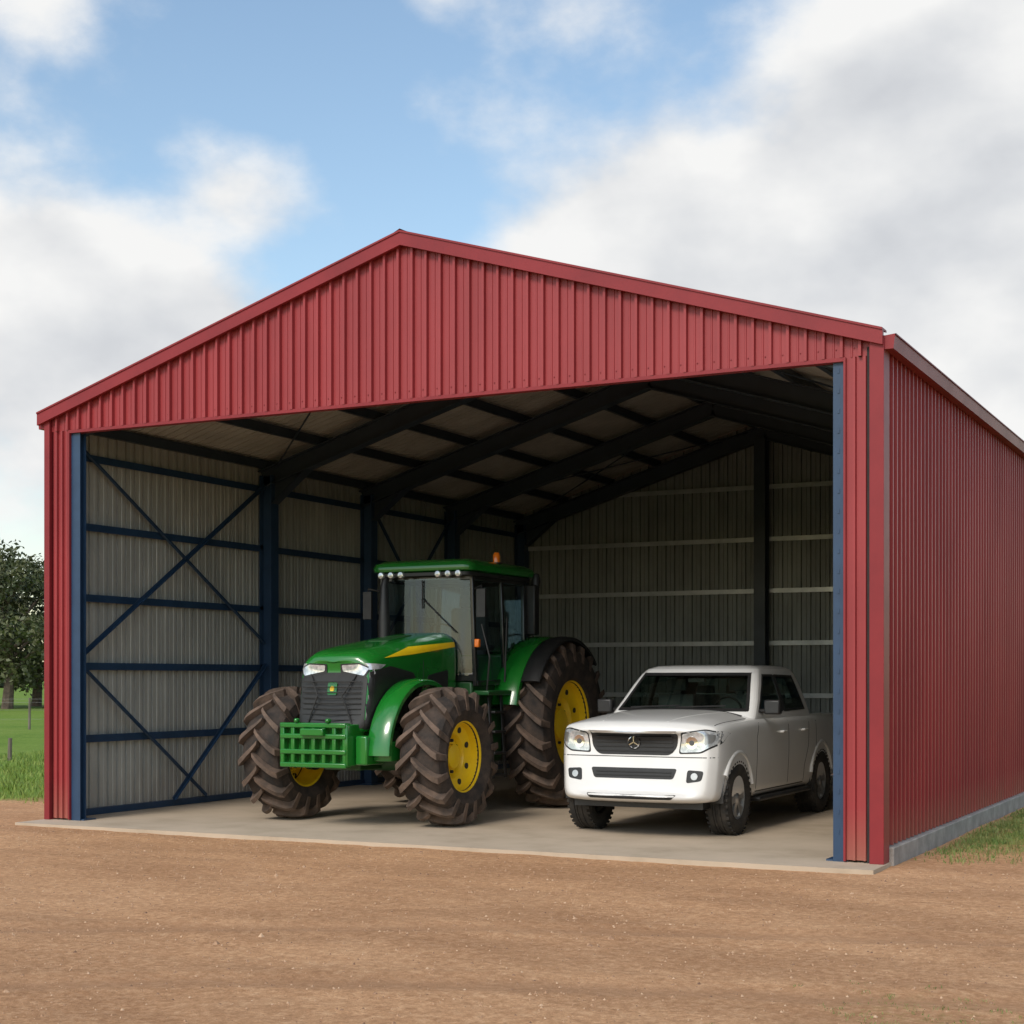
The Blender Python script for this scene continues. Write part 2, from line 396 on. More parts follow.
def agrim(mb,rr,hw,xc,yc,zc,side,seg=48,dish=.08):
    s=side
    mb.lathe([(rr+.02,s*hw*.86),(rr+.02,s*hw*.82),(rr-.015,s*hw*.78),(rr-.03,s*hw*.35),(rr-.06,s*(hw*.30)),(rr*.62,s*(hw*.30-dish*.2)),(rr*.55,s*(hw*.30-dish)),(rr*.36,s*(hw*.30-dish)),(rr*.34,s*(hw*.30)),(rr*.22,s*(hw*.34)),(.001,s*(hw*.36))],seg,'X',(xc,yc,zc))
    mb.lathe([(rr-.03,s*hw*.3),(rr-.02,-s*hw*.78),(rr+.02,-s*hw*.82)],seg,'X',(xc,yc,zc))
def rimbits(mb,rr,hw,xc,yc,zc,s,nb=10):
    for i in range(nb):
        a=2*math.pi*i/nb; r=rr*.46
        mb.lathe([(.001,s*(hw*.30-.05)),(.02,s*(hw*.30-.05)),(.02,s*(hw*.30-.09))],6,'X',(xc,yc+r*math.cos(a),zc+r*math.sin(a)))
RY=2.95
for nm,Rr,Ww,rr,yc,xs,h,n in (('front',.775,.52,.40,0,1.05,.080,17),('rear',1.06,.58,.56,RY,.98,.085,21)):
    for s,sn in ((-1,'right'),(1,'left')):
        mb=MB(); agtyre(mb,Rr,Ww,rr,s*xs,yc,h,n,dirn=-1); mb.build(f'{nm}_{sn}_tyre',[M['tyre'],M['lug']],tr,smooth=True,angle=30)
        mb=MB(); agrim(mb,rr,Ww/2,s*xs,yc,Rr,s); mb.build(f'{nm}_{sn}_rim',M['yellow'],tr,smooth=True)
        mb=MB(); rimbits(mb,rr,Ww/2,s*xs,yc,Rr,s)
        for i in range(8):
            a=2*math.pi*(i+.5)/8; r=rr*.78
            mb.lathe([(.001,s*(Ww*.15+.004)),(.035,s*(Ww*.15+.004)),(.035,s*(Ww*.15-.03))],10,'X',(s*xs,yc+r*math.cos(a),Rr+r*math.sin(a)))
        mb.build(f'{nm}_{sn}_wheel_bolts',M['seam'],tr,smooth=True)
mb=MB()
mb.tube([(-.85,0,.775),(-.3,0,.72),(.3,0,.72),(.85,0,.775)],[.11,.13,.13,.11],12)
mb.box(-.24,.24,-.55,1.4,.62,1.05); mb.box(-.30,.30,1.2,3.2,.7,1.35)
mb.tube([(-.95,RY,1.05),(.95,RY,1.05)],.15,12)
for s in (-1,1):
    mb.lathe([(.001,s*.06),(.17,s*.05),(.2,0),(.2,-s*.08)],20,'X',(s*.80,0,.775))
    mb.tube([(s*.25,.28,.80),(s*.75,.24,.80)],.035,8)
mb.build('chassis_and_axles',M['dgreen'],tr,bevel=.02)
mb=MB()
x0,x1,y0,y1,z0,z1=-.50,.36,-1.04,-.70,.67,1.16
mb.box(x0+.02,x1-.02,y0+.10,y1,z0+.03,z1-.03)
for z in (z0,.815,.985,z1-.055): mb.box(x0,x1,y0,y0+.12,z,z+.055)
for i in range(7):
    x=x0+(x1-x0-.05)*i/6; mb.box(x,x+.05,y0+.012,y0+.115,z0+.02,z1-.02)
for s in (x0-.012,x1-.03): mb.box(s,s+.042,y0+.02,y1+.03,z0+.02,z1-.015)
mb.box(-.30,.30,y1,-.45,.72,1.10)
mb.box(-.2,.1,y0-.05,y0+.02,1.02,1.10)
mb.build('front_weight_block',M['green'],tr,bevel=.012)
mb=MB()
for s in (x0+.2,x1-.25): mb.box(s,s+.05,y0-.03,y0+.05,z1,z1+.05)
mb.box(x1+.02,x1+.17,y0+.16,y1+.2,.70,1.02)
mb.box(x1+.17,x1+.40,y1-.05,y1+.25,.74,.96)
mb.build('weight_carrier',M['green'],tr,bevel=.02)
def loft(stations,cap=True):
    m=MB(); rings=[]
    for st in stations:
        left=[(-x,y,z) for x,y,z in st[::-1] if x>1e-5]
        rings.append(list(st)+left)
    n=len(rings[0]); vs=[p for r in rings for p in r]; fs=[]
    for i in range(len(rings)-1):
        for k in range(n):
            l=(k+1)%n; fs.append((i*n+k,i*n+l,(i+1)*n+l,(i+1)*n+k))
    if cap:
        h=len(stations[0])
        for o in (0,(len(rings)-1)*n):
            idx_r=list(range(h)); idx_l=[0]+[n-k for k in range(1,h-1)]+[h-1]
            for k in range(h-1):
                a,b=idx_r[k],idx_r[k+1]; c,d=idx_l[k+1],idx_l[k]
                f=[a]+[b]+([c] if c!=b else [])+([d] if d!=a else [])
                fs.append(tuple(o+q for q in f))
    m.add(vs,fs); return m
def hs(y,w,zb,zt,lean=0.,bow=0.):
    P=[(0,zb),(w*.55,zb),(w*.92,zb+.02),(w,zb+.12),(w*1.01,zb+(zt-zb)*.55),(w*1.0,zt-.17),(w*.95,zt-.07),(w*.72,zt-.018),(w*.66,zt+.006),(w*.28,zt+.012),(0,zt+.008)]
    return [(x,y+lean*((z-zb)/(zt-zb))+bow*(x/w)**2,z) for x,z in P]
st=[hs(-.84,.40,1.12,1.81,.10,.05),hs(-.825,.44,1.04,1.88,.10,.06),hs(-.74,.475,1.02,1.935,.09,.05),hs(-.4,.48,1.06,1.995,.03,.02),hs(.3,.47,1.15,2.08),hs(.9,.455,1.25,2.16),hs(1.28,.45,1.30,2.20),hs(1.31,.44,1.32,2.18)]
hood=loft(st).build('hood',M['green'],tr,sub=2); bake(hood); hb=bvh_of(hood)
patch('front_grille',rpoly([(-.42,1.10),(.42,1.10),(.43,1.65),(.35,1.71),(-.35,1.71),(-.43,1.65)],.03),'Y',hb,M['black'],tr,off=.008)
for s in (-1,1):
    sn='left' if s>0 else 'right'
    patch(f'{sn}_headlight',rpoly([(s*.12,1.725),(s*.39,1.675),(s*.44,1.755),(s*.33,1.80),(s*.11,1.79)],.015),'Y',hb,M['lamp'],tr,off=.014)
    patch(f'{sn}_headlight_bezel',rpoly([(s*.09,1.705),(s*.40,1.65),(s*.455,1.765),(s*.33,1.815),(s*.09,1.805)],.015),'Y',hb,M['black'],tr,off=.010)
    patch(f'{sn}_grille_side',rpoly([(-.765,1.08),(.06,1.14),(.34,1.46),(.22,1.71),(-.30,1.785),(-.765,1.70)],.04),'X',hb,M['black'],tr,off=.008,sgn=s)
    patch(f'{sn}_side_light',rpoly([(-.77,1.735),(-.52,1.75),(-.40,1.80),(-.74,1.815)],.01),'X',hb,M['lamp'],tr,off=.012,sgn=s)
    patch(f'{sn}_yellow_stripe',rpoly([(-.50,1.85),(.2,1.92),(1.25,2.00),(1.25,2.085),(.2,2.01)],.01),'X',hb,M['yellow'],tr,off=.006,sgn=s)
    patch(f'{sn}_engine_vent',rpoly([(.55,1.30),(1.05,1.36),(1.05,1.75),(.55,1.68)],.04),'X',hb,M['black'],tr,off=.006,sgn=s)
    patch(f'{sn}_hood_seam',bar2((.45,1.2),(.45,1.86),.008),'X',hb,M['seam'],tr,off=.003,sgn=s)
mb=MB()
for i in range(9):
    z=1.13+i*.06; mb.tube([(-.38,-.77+.02*(z-1.1),z),(0,-.835+.12*(z-1.1),z),(.38,-.77+.02*(z-1.1),z)],.006,6)
for s in (-1,1): mb.tube([(s*.30,-.80,1.12),(s*.16,-.80,1.45),(s*.30,-.72,1.69)],.009,6)
mb.build('grille_bars',M['seam'],tr)
patch('emblem',rpoly([(-.06,1.46),(.06,1.46),(.06,1.60),(-.06,1.60)],.02),'Y',hb,M['green'],tr,off=.022)
patch('emblem_mark',rpoly([(-.026,1.505),(.026,1.505),(.026,1.56),(-.026,1.56)],.02),'Y',hb,M['yellow'],tr,off=.026)
patch('hood_scoop',rpoly([(-.15,.2),(.15,.2),(.12,.8),(-.12,.8)],.05),'Z',hb,M['dgreen'],tr,off=.006)
def fender(name,yc,zc,r,x0,x1,a0,a1,mat,lip=.05,th=.02,seg=20):
    m=MB(); q=(1 if x1>x0 else -1)
    m.lathe([(r-lip,x1),(r-.015,x1),(r,x1-q*.02),(r+.012,(x0+x1)/2),(r,x0+q*.02),(r-.015,x0),(r-lip,x0),(r-lip,x0+th*q),(r-th-.012,x0+th*q),(r-th-.012,x1-th*q),(r-lip,x1-th*q)],seg,'X',(0,yc,zc),close=True,a0=a0,a1=a1)
    n=11; m.add(m.v[:n],[tuple(range(n))]); m.add(m.v[seg*n:(seg+1)*n],[tuple(range(n))])
    return m.build(name,mat,tr,smooth=True)
fender('front_left_fender',.02,.775,.86,.50,.78,R(66),R(178),M['green'],lip=.06)
fender('front_right_fender',.02,.775,.86,-.50,-.78,R(62),R(104),M['green'],lip=.06)
for s in (-1,1):
    sn='left' if s>0 else 'right'
    fender(f'rear_{sn}_fender',RY,1.05,1.13,s*.62,s*.96,R(40),R(166),M['green'],lip=.08)
    fender(f'rear_{sn}_fender_extension',RY,1.05,1.125,s*.962,s*1.22,R(45),R(150),M['black'],lip=.05)
    m=MB(); vs=[(s*.63,RY,1.05)]+[(s*.63,RY+1.1*math.cos(R(a)),1.05+1.1*math.sin(R(a))) for a in range(40,170,6)]
    m.add(vs,[(0,i,i+1) for i in range(1,len(vs)-1)]); m.build(f'rear_{sn}_fender_wall',M['dgreen'],tr,fix=False)
    mb=MB(); mb.beam((s*.3,.25,1.0),(s*.62,.1,1.58),.06,.06); mb.build(f'front_{sn}_fender_bracket',M['black'],tr)
mb=MB()
mb.box(-.62,.62,1.36,2.75,1.30,1.62); mb.box(-.40,.40,1.34,1.5,1.5,2.0); mb.box(-.62,.62,2.2,2.75,1.5,1.95)
mb.build('cab_base',M['dgreen'],tr,bevel=.03)
wb,wt=.665,.63; zt=2.92
corners={'fl':((wb,1.36,1.55),(wt,1.34,zt)),'bl':((wb,2.68,1.60),(wt,2.72,zt)),'ml':((wb+.005,2.12,1.50),(wt+.005,2.08,zt))}
mb=MB()
for k,(a,b) in corners.items():
    for s in (-1,1): mb.beam((s*a[0],a[1],a[2]),(s*b[0],b[1],b[2]),.05,.06,up=(0,1,0))
for s in (-1,1):
    mb.beam((s*wb,1.36,1.58),(s*wb,2.7,1.62),.06,.07)
    mb.beam((s*wt,1.34,2.88),(s*wt,2.72,2.88),.06,.09)
mb.beam((-wb,1.36,1.66),(wb,1.36,1.66),.06,.10); mb.beam((-wt,1.34,2.88),(wt,1.34,2.88),.06,.09); mb.beam((-wt,2.72,2.88),(wt,2.72,2.88),.06,.09); mb.beam((-wb,2.7,1.95),(wb,2.7,1.95),.06,.09)
mb.build('cab_frame',M['cabblack'],tr,bevel=.012)
def curved_glass(name,xb,xt,yb,yt,zb,zt_,bow):
    m=MB(); N=14; vs=[]
    for i in range(N+1):
        f=-1+2*i/N
        vs.append((xb*f,yb-bow*(1-f*f),zb)); vs.append((xt*f,yt-bow*(1-f*f),zt_))
    m.add(vs,[(2*i,2*i+2,2*i+3,2*i+1) for i in range(N)]); return m.build(name,M['glass'],tr,fix=False,smooth=True)
curved_glass('windscreen',wb-.02,wt-.02,1.345,1.345,1.68,2.86,.09)
mb=MB()
for s in (-1,1):
    mb.add([(s*(wb+.012),1.39,1.60),(s*(wb+.012),2.09,1.60),(s*(wt+.012),2.06,2.85),(s*(wt+.012),1.37,2.85)],[(0,1,2,3)])
    mb.add([(s*(wb+.012),2.14,1.65),(s*(wb+.012),2.66,1.65),(s*(wt+.012),2.69,2.85),(s*(wt+.012),2.11,2.85)],[(0,1,2,3)])
mb.add([(-wb,2.72,2.0),(wb,2.72,2.0),(wt,2.75,2.85),(-wt,2.75,2.85)],[(0,1,2,3)])
mb.build('side_glass',M['glass'],tr,fix=False)
mb=MB(); mb.box(-.26,.26,1.95,2.4,1.75,1.92); mb.box(-.25,.25,2.38,2.52,1.9,2.55); mb.box(-.14,.14,2.40,2.49,2.55,2.72)
mb.box(.3,.4,1.9,2.4,2.0,2.07); mb.box(-.42,-.3,1.85,2.4,2.0,2.08); mb.build('operator_seat',M['seat'],tr,bevel=.04)
mb=MB(); mb.box(-.2,.2,1.42,1.6,1.6,2.05); mb.tube([(0,1.55,1.95),(0,1.78,2.18)],.03,8)
mb.lathe([(.19,-.014),(.205,0),(.19,.014),(.175,0)],28,'Z',(0,0,0),close=True)
o=mb.build('dashboard',M['black'],tr,smooth=True)
for v in o.data.vertices:
    if v.co.length<.25: v.co=Matrix.Rotation(R(-40),3,'X')@v.co+Vector((0,1.80,2.2))
mb=MB(); mb.tube([(.45,1.27,2.2),(.0,1.235,2.62)],.008,6); mb.tube([(0,1.235,2.5),(0,1.235,2.84)],.009,6); mb.build('wiper',M['black'],tr)
def rr(w,y0,y1,z,r=.14,n=5,cx0=.02):
    out=[]
    for cx,cy,a in ((w-r,y0+r,-90),(w-r,y1-r,0),(-w+r,y1-r,90),(-w+r,y0+r,180)):
        for k in range(n+1):
            t=R(a+90*k/n); out.append((cx0+cx+r*math.cos(t),cy+r*math.sin(t),z))
    return out
def ringloft(rings,m=None):
    m=m or MB(); n=len(rings[0]); vs=[p for r in rings for p in r]; fs=[]
    for i in range(len(rings)-1):
        for k in range(n): l=(k+1)%n; fs.append((i*n+k,i*n+l,(i+1)*n+l,(i+1)*n+k))
    fs.append(tuple(range(n-1,-1,-1))); fs.append(tuple((len(rings)-1)*n+k for k in range(n))); m.add(vs,fs); return m
m=ringloft([rr(.65,1.18,2.88,2.93),rr(.70,1.12,2.94,2.95),rr(.71,1.11,2.95,3.0),rr(.69,1.13,2.93,3.045),rr(.62,1.22,2.84,3.085),rr(.42,1.45,2.65,3.10)])
m.build('cab_roof',M['green'],tr,smooth=True,angle=50)
m=ringloft([rr(.61,1.20,2.86,2.885),rr(.67,1.14,2.90,2.89),rr(.67,1.14,2.90,2.928)]); m.build('roof_underside',M['black'],tr,smooth=True)
mb=MB()
for x in (-.52,-.38,-.24,.28,.42,.56): mb.lathe([(.001,-.032),(.036,-.028),(.040,0),(.035,.03)],14,'Y',(x,1.135,2.905))
mb.build('roof_work_lights',M['lamp'],tr,smooth=True)
mb=MB(); mb.lathe([(.055,0),(.055,.03),(.04,.03)],16,'Z',(.62,2.0,3.06)); mb.build('beacon_base',M['black'],tr,smooth=True)
mb=MB(); mb.lathe([(.045,0),(.045,.09),(.03,.12),(.001,.125)],16,'Z',(.62,2.0,3.09)); mb.build('beacon_lamp',M['amber'],tr,smooth=True)
mb=MB()
for s in (-1,1):
    mb.box(s*.72-.03,s*.72+.03,1.28,1.34,2.02,2.12)
mb.build('indicator_lamps',M['amber'],tr,bevel=.01)
mb=MB()
for s in (-1,1):
    mb.tube([(s*.65,1.35,2.72),(s*.80,1.27,2.76),(s*.80,1.27,2.70)],.014,8)
    mb.box(s*.80-.06,s*.80+.06,1.24,1.28,2.38,2.72)
mb.build('wing_mirrors',M['black'],tr,bevel=.015)
mb=MB()
mb.tube([(-.50,1.16,1.5),(-.50,1.16,2.35),(-.50,1.16,2.78),(-.50,1.20,2.88)],[.075,.075,.045,.045],14)
mb.build('exhaust_stack',M['black'],tr,smooth=True)
mb=MB(); mb.tube([(.72,2.85,2.6),(.74,2.87,2.9),(.74,2.88,3.0)],[.05,.06,.04],12); mb.box(.64,.78,2.76,2.90,2.2,2.85); mb.build('air_intake',M['black'],tr,bevel=.02)
mb=MB()
for z in (.45,.72,.98,1.22): mb.box(.70,.86,1.50,1.80,z,z+.03)
for y in (1.48,1.80): mb.beam((.85,y,.43),(.78,y,1.5),.02,.06,up=(0,1,0)); 
mb.build('cab_steps',M['black'],tr,bevel=.006)
mb=MB(); mb.box(.34,.72,1.0,2.0,.62,1.28); mb.box(-.95,-.34,1.0,2.0,.62,1.28); mb.build('fuel_tank',M['dgreen'],tr,bevel=.07)
mb=MB(); mb.tube([(.80,1.40,1.5),(.86,1.36,1.9),(.76,1.34,2.3)],.012,8); mb.tube([(.76,1.95,1.6),(.78,1.97,2.4)],.012,8)
mb.build('grab_handles',M['black'],tr)
mb=MB(); mb.box(.67,.88,1.30,1.92,1.44,1.50); mb.box(-.88,-.67,1.30,1.92,1.44,1.50); mb.build('cab_platform',M['dgreen'],tr,bevel=.015)
mb=MB(); mb.tube([(-.25,3.3,.8),(-.4,4.0,.7)],.04,8); mb.tube([(.25,3.3,.8),(.4,4.0,.7)],.04,8); mb.box(-.1,.1,3.2,3.8,.55,.65); mb.build('rear_linkage',M['black'],tr)

# ------------------------------------------------------------------ PICKUP
pk=empty('pickup_truck',(-2.89,1.88,0))
def us(y,w,zb,zs,zt,bow=0.,lean=0.):
    P=[(0,zb),(w*.6,zb),(w*.92,zb+.005),(w*.98,zb+.07),(w*.985,zb+.26),(w,.74),(w*1.0,zs-.13),(w*.985,zs-.045),(w*.945,zs-.004),(w*.88,zs+.012),(w*.66,zt-.010),(w*.3,zt),(0,zt+.004)]
    return [(x,y+bow*(x/w)**2.6+lean*(z-.7),z) for x,z in P]
st=[us(-.86,.74,.46,1.05,1.075,.15,.10),us(-.848,.81,.40,1.105,1.15,.19,.10),us(-.77,.865,.37,1.14,1.185,.20,.07),us(-.72,.875,.36,1.15,1.205,.17,.04),us(-.50,.90,.36,1.165,1.235,.09),us(-.2,.91,.35,1.18,1.265,.03),us(.25,.91,.34,1.19,1.295),us(.60,.91,.34,1.205,1.31),us(.70,.91,.34,1.21,1.25),
    us(1.3,.91,.34,1.21,1.23),us(2.1,.91,.34,1.21,1.23),us(2.85,.91,.34,1.21,1.23),us(3.4,.905,.36,1.20,1.21),us(4.05,.89,.40,1.20,1.21),us(4.20,.87,.44,1.19,1.20),us(4.24,.83,.48,1.15,1.16)]
body=loft(st).build('body',M['white'],pk,sub=2)
WB=3.15
cut=MB()
for y in (0,WB):
    for s in (-1,1): cut.lathe([(.001,s*.62),(.455,s*.62),(.455,s*1.1),(.001,s*1.1)],40,'X',(0,y,.40))
cut.box(-.74,.74,2.98,4.12,.72,1.5)
co=cut.build('cut',M['black'],None)
md=body.modifiers.new('c','BOOLEAN'); md.operation='DIFFERENCE'; md.object=co; md.solver='EXACT'; md.use_self=True
tmp=loft(st).build('tmp',M['white'],None,sub=2); bake(tmp); bb=bvh_of(tmp); bpy.data.objects.remove(tmp)
bake(body); bpy.data.objects.remove(co); body.data.shade_smooth(); body.data.set_sharp_from_angle(angle=R(38))
mb=MB()
for y in (0,WB):
    for s in (-1,1): mb.lathe([(.458,s*.89),(.458,s*.60),(.001,s*.60)],32,'X',(0,y,.40),a0=R(-5),a1=R(185))
mb.build('wheel_arch_liners',M['black'],pk,smooth=True)
mb=MB()
for y in (0,WB):
    for s in (-1,1): mb.lathe([(.452,s*.87),(.452,s*.915),(.470,s*.922),(.500,s*.905),(.505,s*.87)],40,'X',(0,y,.40),a0=R(14),a1=R(150 if y==0 else 166))
mb.build('wheel_arch_flares',M['white'],pk,smooth=True,angle=60)
def gr(z,w,y0,y1,r,bow,n=6,m=8):
    pts=[]
    for k in range(m+1):
        x=-w+r+(2*w-2*r)*k/m; pts.append((x,y0+bow*(x/w)**2))
    for k in range(1,n):
        t=R(-90+90*k/n); pts.append((w-r+r*math.cos(t),y0+bow*((w-r)/w)**2+r+r*math.sin(t)))
    for k in range(m+1): pts.append((w,y0+bow+r+(y1-r-y0-bow-r)*k/m))
    for k in range(1,n):
        t=R(90*k/n); pts.append((w-r+r*math.cos(t),y1-r+r*math.sin(t)))
    for k in range(m+1): pts.append((w-r-(2*w-2*r)*k/m,y1))
    for k in range(1,n):
        t=R(90+90*k/n); pts.append((-w+r+r*math.cos(t),y1-r+r*math.sin(t)))
    for k in range(m+1): pts.append((-w,y1-r-(y1-r-y0-bow-r)*k/m))
    for k in range(1,n):
        t=R(180+90*k/n); pts.append((-w+r+r*math.cos(t),y0+bow*((w-r)/w)**2+r+r*math.sin(t)))
    return [(x,y,z) for x,y in pts]
GR=[(1.10,.87,.40,2.90,.12,.10),(1.23,.855,.55,2.88,.12,.10),(1.40,.81,.77,2.83,.12,.10),(1.58,.755,.98,2.77,.12,.09),(1.70,.71,1.13,2.71,.12,.08),(1.755,.675,1.22,2.66,.13,.08),(1.785,.61,1.32,2.57,.14,.07),(1.80,.48,1.50,2.42,.14,.04)]
cab=ringloft([gr(*q) for q in GR]).build('cab',M['white'],pk,smooth=True,angle=60); cb=bvh_of(cab)
WS=[(-.755,1.30),(.755,1.30),(.63,1.695),(-.63,1.695)]
RW=[(-.66,1.33),(.66,1.33),(.56,1.66),(-.56,1.66)]
FD=[(.87,1.28),(1.72,1.28),(1.72,1.68),(1.36,1.68)]
RD=[(1.81,1.28),(2.60,1.29),(2.46,1.67),(1.81,1.68)]
# open the window apertures in a finely divided shell, then give the shell thickness
b=bmesh.new(); b.from_mesh(cab.data)
bmesh.ops.delete(b,geom=[f for f in b.faces if len(f.verts)>4 and f.calc_center_median().z<1.2],context='FACES')
side=[f for f in b.faces if len(f.verts)==4]
bmesh.ops.subdivide_edges(b,edges=list({e for f in side for e in f.edges}),cuts=7,use_grid_fill=True)
b.normal_update(); kill=[]
for f in b.faces:
    c=f.calc_center_median(); n=f.normal
    if c.y<1.45 and inside(WS,c.x,c.z) and abs(n.x)<.75: kill.append(f)
    elif c.y>2.4 and inside(RW,c.x,c.z) and abs(n.x)<.75: kill.append(f)
    elif abs(n.x)>.5 and abs(c.x)>.5 and (inside(FD,c.y,c.z) or inside(RD,c.y,c.z)): kill.append(f)
bmesh.ops.delete(b,geom=kill,context='FACES')
b.to_mesh(cab.data); b.free(); cab.data.materials.append(M['trimgrey']); cab.data.shade_smooth(); cab.data.set_sharp_from_angle(angle=R(60))
md=cab.modifiers.new('t','SOLIDIFY'); md.thickness=.022; md.offset=-1; md.material_offset=1; md.material_offset_rim=1
def seals(nm,P,axis,sgn=1,w=.034):
    for i in range(len(P)):
        a=Vector(P[i-1]); c=Vector(P[i]); d=(c-a).normalized()*w*.45
        patch(f'{nm}_seal_{i}',bar2(a-d,c+d,w),axis,cb,M['black'],pk,off=.0035+.0006*i,res=.03,sgn=sgn)
def grow(P,g):
    c=sum((Vector(p) for p in P),Vector((0,0)))/len(P); return [c+(Vector(p)-c)*(1+g/(Vector(p)-c).length) for p in P]
patch('windscreen',grow(WS,.012),'Y',cb,M['glass2'],pk,off=.001,res=.04,skirt=False); seals('windscreen',WS,'Y')
patch('rear_window',grow(RW,.012),'Yb',cb,M['glass2'],pk,off=.001,res=.04,skirt=False); seals('rear_window',RW,'Yb')
mb=MB()
for x in (-.38,.38):
    mb.box(x-.22,x+.22,1.50,1.62,1.10,1.46); mb.box(x-.12,x+.12,1.53,1.60,1.50,1.64); mb.box(x-.05,x+.05,1.55,1.58,1.44,1.52)
mb.box(-.62,.62,2.46,2.58,1.10,1.45)
for x in (-.38,0,.38): mb.box(x-.11,x+.11,2.50,2.57,1.46,1.56)
mb.build('seats',M['seat'],pk,bevel=.03)
mb=MB(); mb.box(-.68,.68,.82,1.05,1.18,1.29); mb.box(-.10,.10,1.16,1.19,1.60,1.65); mb.tube([(0,1.17,1.63),(0,1.20,1.72)],.01,6); mb.build('dashboard',M['black'],pk,bevel=.02)
mb=MB(); mb.lathe([(.165,-.012),(.178,0),(.165,.012),(.152,0)],28,'Y',(.38,1.16,1.27),close=True); mb.box(.24,.52,1.15,1.17,1.255,1.285); mb.build('steering_wheel',M['black'],pk,smooth=True)
mb=MB(); mb.box(-.78,.78,.72,2.78,1.225,1.258); mb.build('cabin_floor',M['black'],pk)
for s in (-1,1):
    sn='left' if s>0 else 'right'
    patch(f'{sn}_front_window',grow(FD,.012),'X',cb,M['glass2'],pk,off=.001,res=.04,sgn=s,skirt=False); seals(f'{sn}_front_window',FD,'X',s,.026)
    patch(f'{sn}_rear_window',grow(RD,.012),'X',cb,M['glass2'],pk,off=.001,res=.04,sgn=s,skirt=False); seals(f'{sn}_rear_window',RD,'X',s,.026)
    for i,(a,b) in enumerate((((.60,.42),(.60,1.0)),((.60,1.0),(.72,1.20)),((1.765,.42),(1.765,1.165)),((2.60,1.165),(2.56,.85)),((2.56,.85),(2.42,.62)),((2.42,.62),(2.40,.42)),((.60,.42),(2.40,.42)),((2.90,.5),(2.90,1.14)))):
        patch(f'{sn}_door_gap_{i}',bar2(a,b,.013),'X',bb,M['seam'],pk,off=.001,sgn=s,res=.05)
    patch(f'{sn}_door_pillar',[(1.725,1.275),(1.805,1.275),(1.805,1.685),(1.725,1.685)],'X',cb,M['black'],pk,off=.002,sgn=s)
    mb=MB()
    for y in (1.52,2.36): mb.tube([(s*.90,y-.09,1.04),(s*.935,y-.07,1.045),(s*.935,y+.07,1.045),(s*.90,y+.09,1.04)],.014,8)
    mb.build(f'{sn}_door_handles',M['white'],pk,smooth=True)
    mb=MB(); mb.box(s*1.0-.09,s*1.0+.09,.82,.93,1.25,1.41); mb.box(min(s*.82,s*.93),max(s*.82,s*.93),.87,.92,1.27,1.31)
    mb.build(f'{sn}_wing_mirror',M['black'],pk,bevel=.03)
    patch(f'{sn}_headlamp',rpoly([(s*.505,.885),(s*.72,.895),(s*.875,.98),(s*.89,1.085),(s*.76,1.115),(s*.53,1.075)],.03),'Y',bb,M['lamp'],pk,off=.006,res=.02)
    patch(f'{sn}_headlamp_rim',rpoly([(s*.49,.87),(s*.73,.88),(s*.888,.97),(s*.902,1.095),(s*.76,1.128),(s*.52,1.09)],.03),'Y',bb,M['black'],pk,off=.003,res=.02)
    patch(f'{sn}_headlamp_reflector',[Vector((s*.63+.066*math.cos(t*.5),.985+.066*math.sin(t*.5))) for t in range(12)],'Y',bb,M['chrome'],pk,off=.009,res=.02)
    patch(f'{sn}_headlamp_bulb',[Vector((s*.63+.028*math.cos(t*.5),.985+.028*math.sin(t*.5))) for t in range(12)],'Y',bb,M['gap'],pk,off=.013,res=.02)
    patch(f'{sn}_headlamp_indicator',rpoly([(s*.76,.96),(s*.845,1.0),(s*.85,1.07),(s*.76,1.08)],.015),'Y',bb,M['silver'],pk,off=.008,res=.02)
    patch(f'{sn}_fog_recess',rpoly([(s*.58,.575),(s*.74,.60),(s*.76,.70),(s*.59,.71)],.03),'Y',bb,M['black'],pk,off=.003,res=.02)
    patch(f'{sn}_fog_lamp',[Vector((s*.665+.036*math.cos(t*.5),.645+.036*math.sin(t*.5))) for t in range(12)],'Y',bb,M['silver'],pk,off=.007,res=.02)
patch('grille',rpoly([(-.40,.855),(.40,.855),(.475,.94),(.485,1.10),(-.485,1.10),(-.475,.94)],.05),'Y',bb,M['black'],pk,off=.004)
patch('grille_frame_top',rpoly([(-.49,1.092),(.49,1.092),(.49,1.106),(-.49,1.106)],.006),'Y',bb,M['silver'],pk,off=.010)
for i,z in enumerate((.90,.945,.99,1.035,1.07)):
    patch(f'grille_slat_{i}',rpoly([(-.43,z-.008),(.43,z-.008),(.43,z+.006),(-.43,z+.006)],.006),'Y',bb,M['seam'],pk,off=.016)
mb=MB()
h=bb.ray_cast(Vector((0,-5,.985)),Vector((0,1,0)))[0]
mb.lathe([(.062,-.01),(.070,0),(.062,.01),(.054,0)],28,'Y',(0,h.y-.022,.985),close=True)
for a in (90,210,330): mb.beam((0,h.y-.022,.985),(.06*math.cos(R(a)),h.y-.022,.985+.06*math.sin(R(a))),.012,.01,up=(0,1,0))
mb.build('grille_badge',M['chrome'],pk,smooth=True)
patch('lower_intake',rpoly([(-.44,.61),(.44,.61),(.48,.72),(-.48,.72)],.03),'Y',bb,M['black'],pk,off=.003)
for i,z in enumerate((.645,.68)): patch(f'intake_slat_{i}',rpoly([(-.42,z-.005),(.42,z-.005),(.42,z+.004),(-.42,z+.004)],.004),'Y',bb,M['seam'],pk,off=.012)
patch('bumper_gap',rpoly([(-.87,.832),(.87,.832),(.87,.841),(-.87,.841)],.002),'Y',bb,M['seam'],pk,off=.001)
patch('bumper_skid',rpoly([(-.45,.405),(.45,.405),(.50,.455),(-.50,.455)],.02),'Y',bb,M['black'],pk,off=.004)
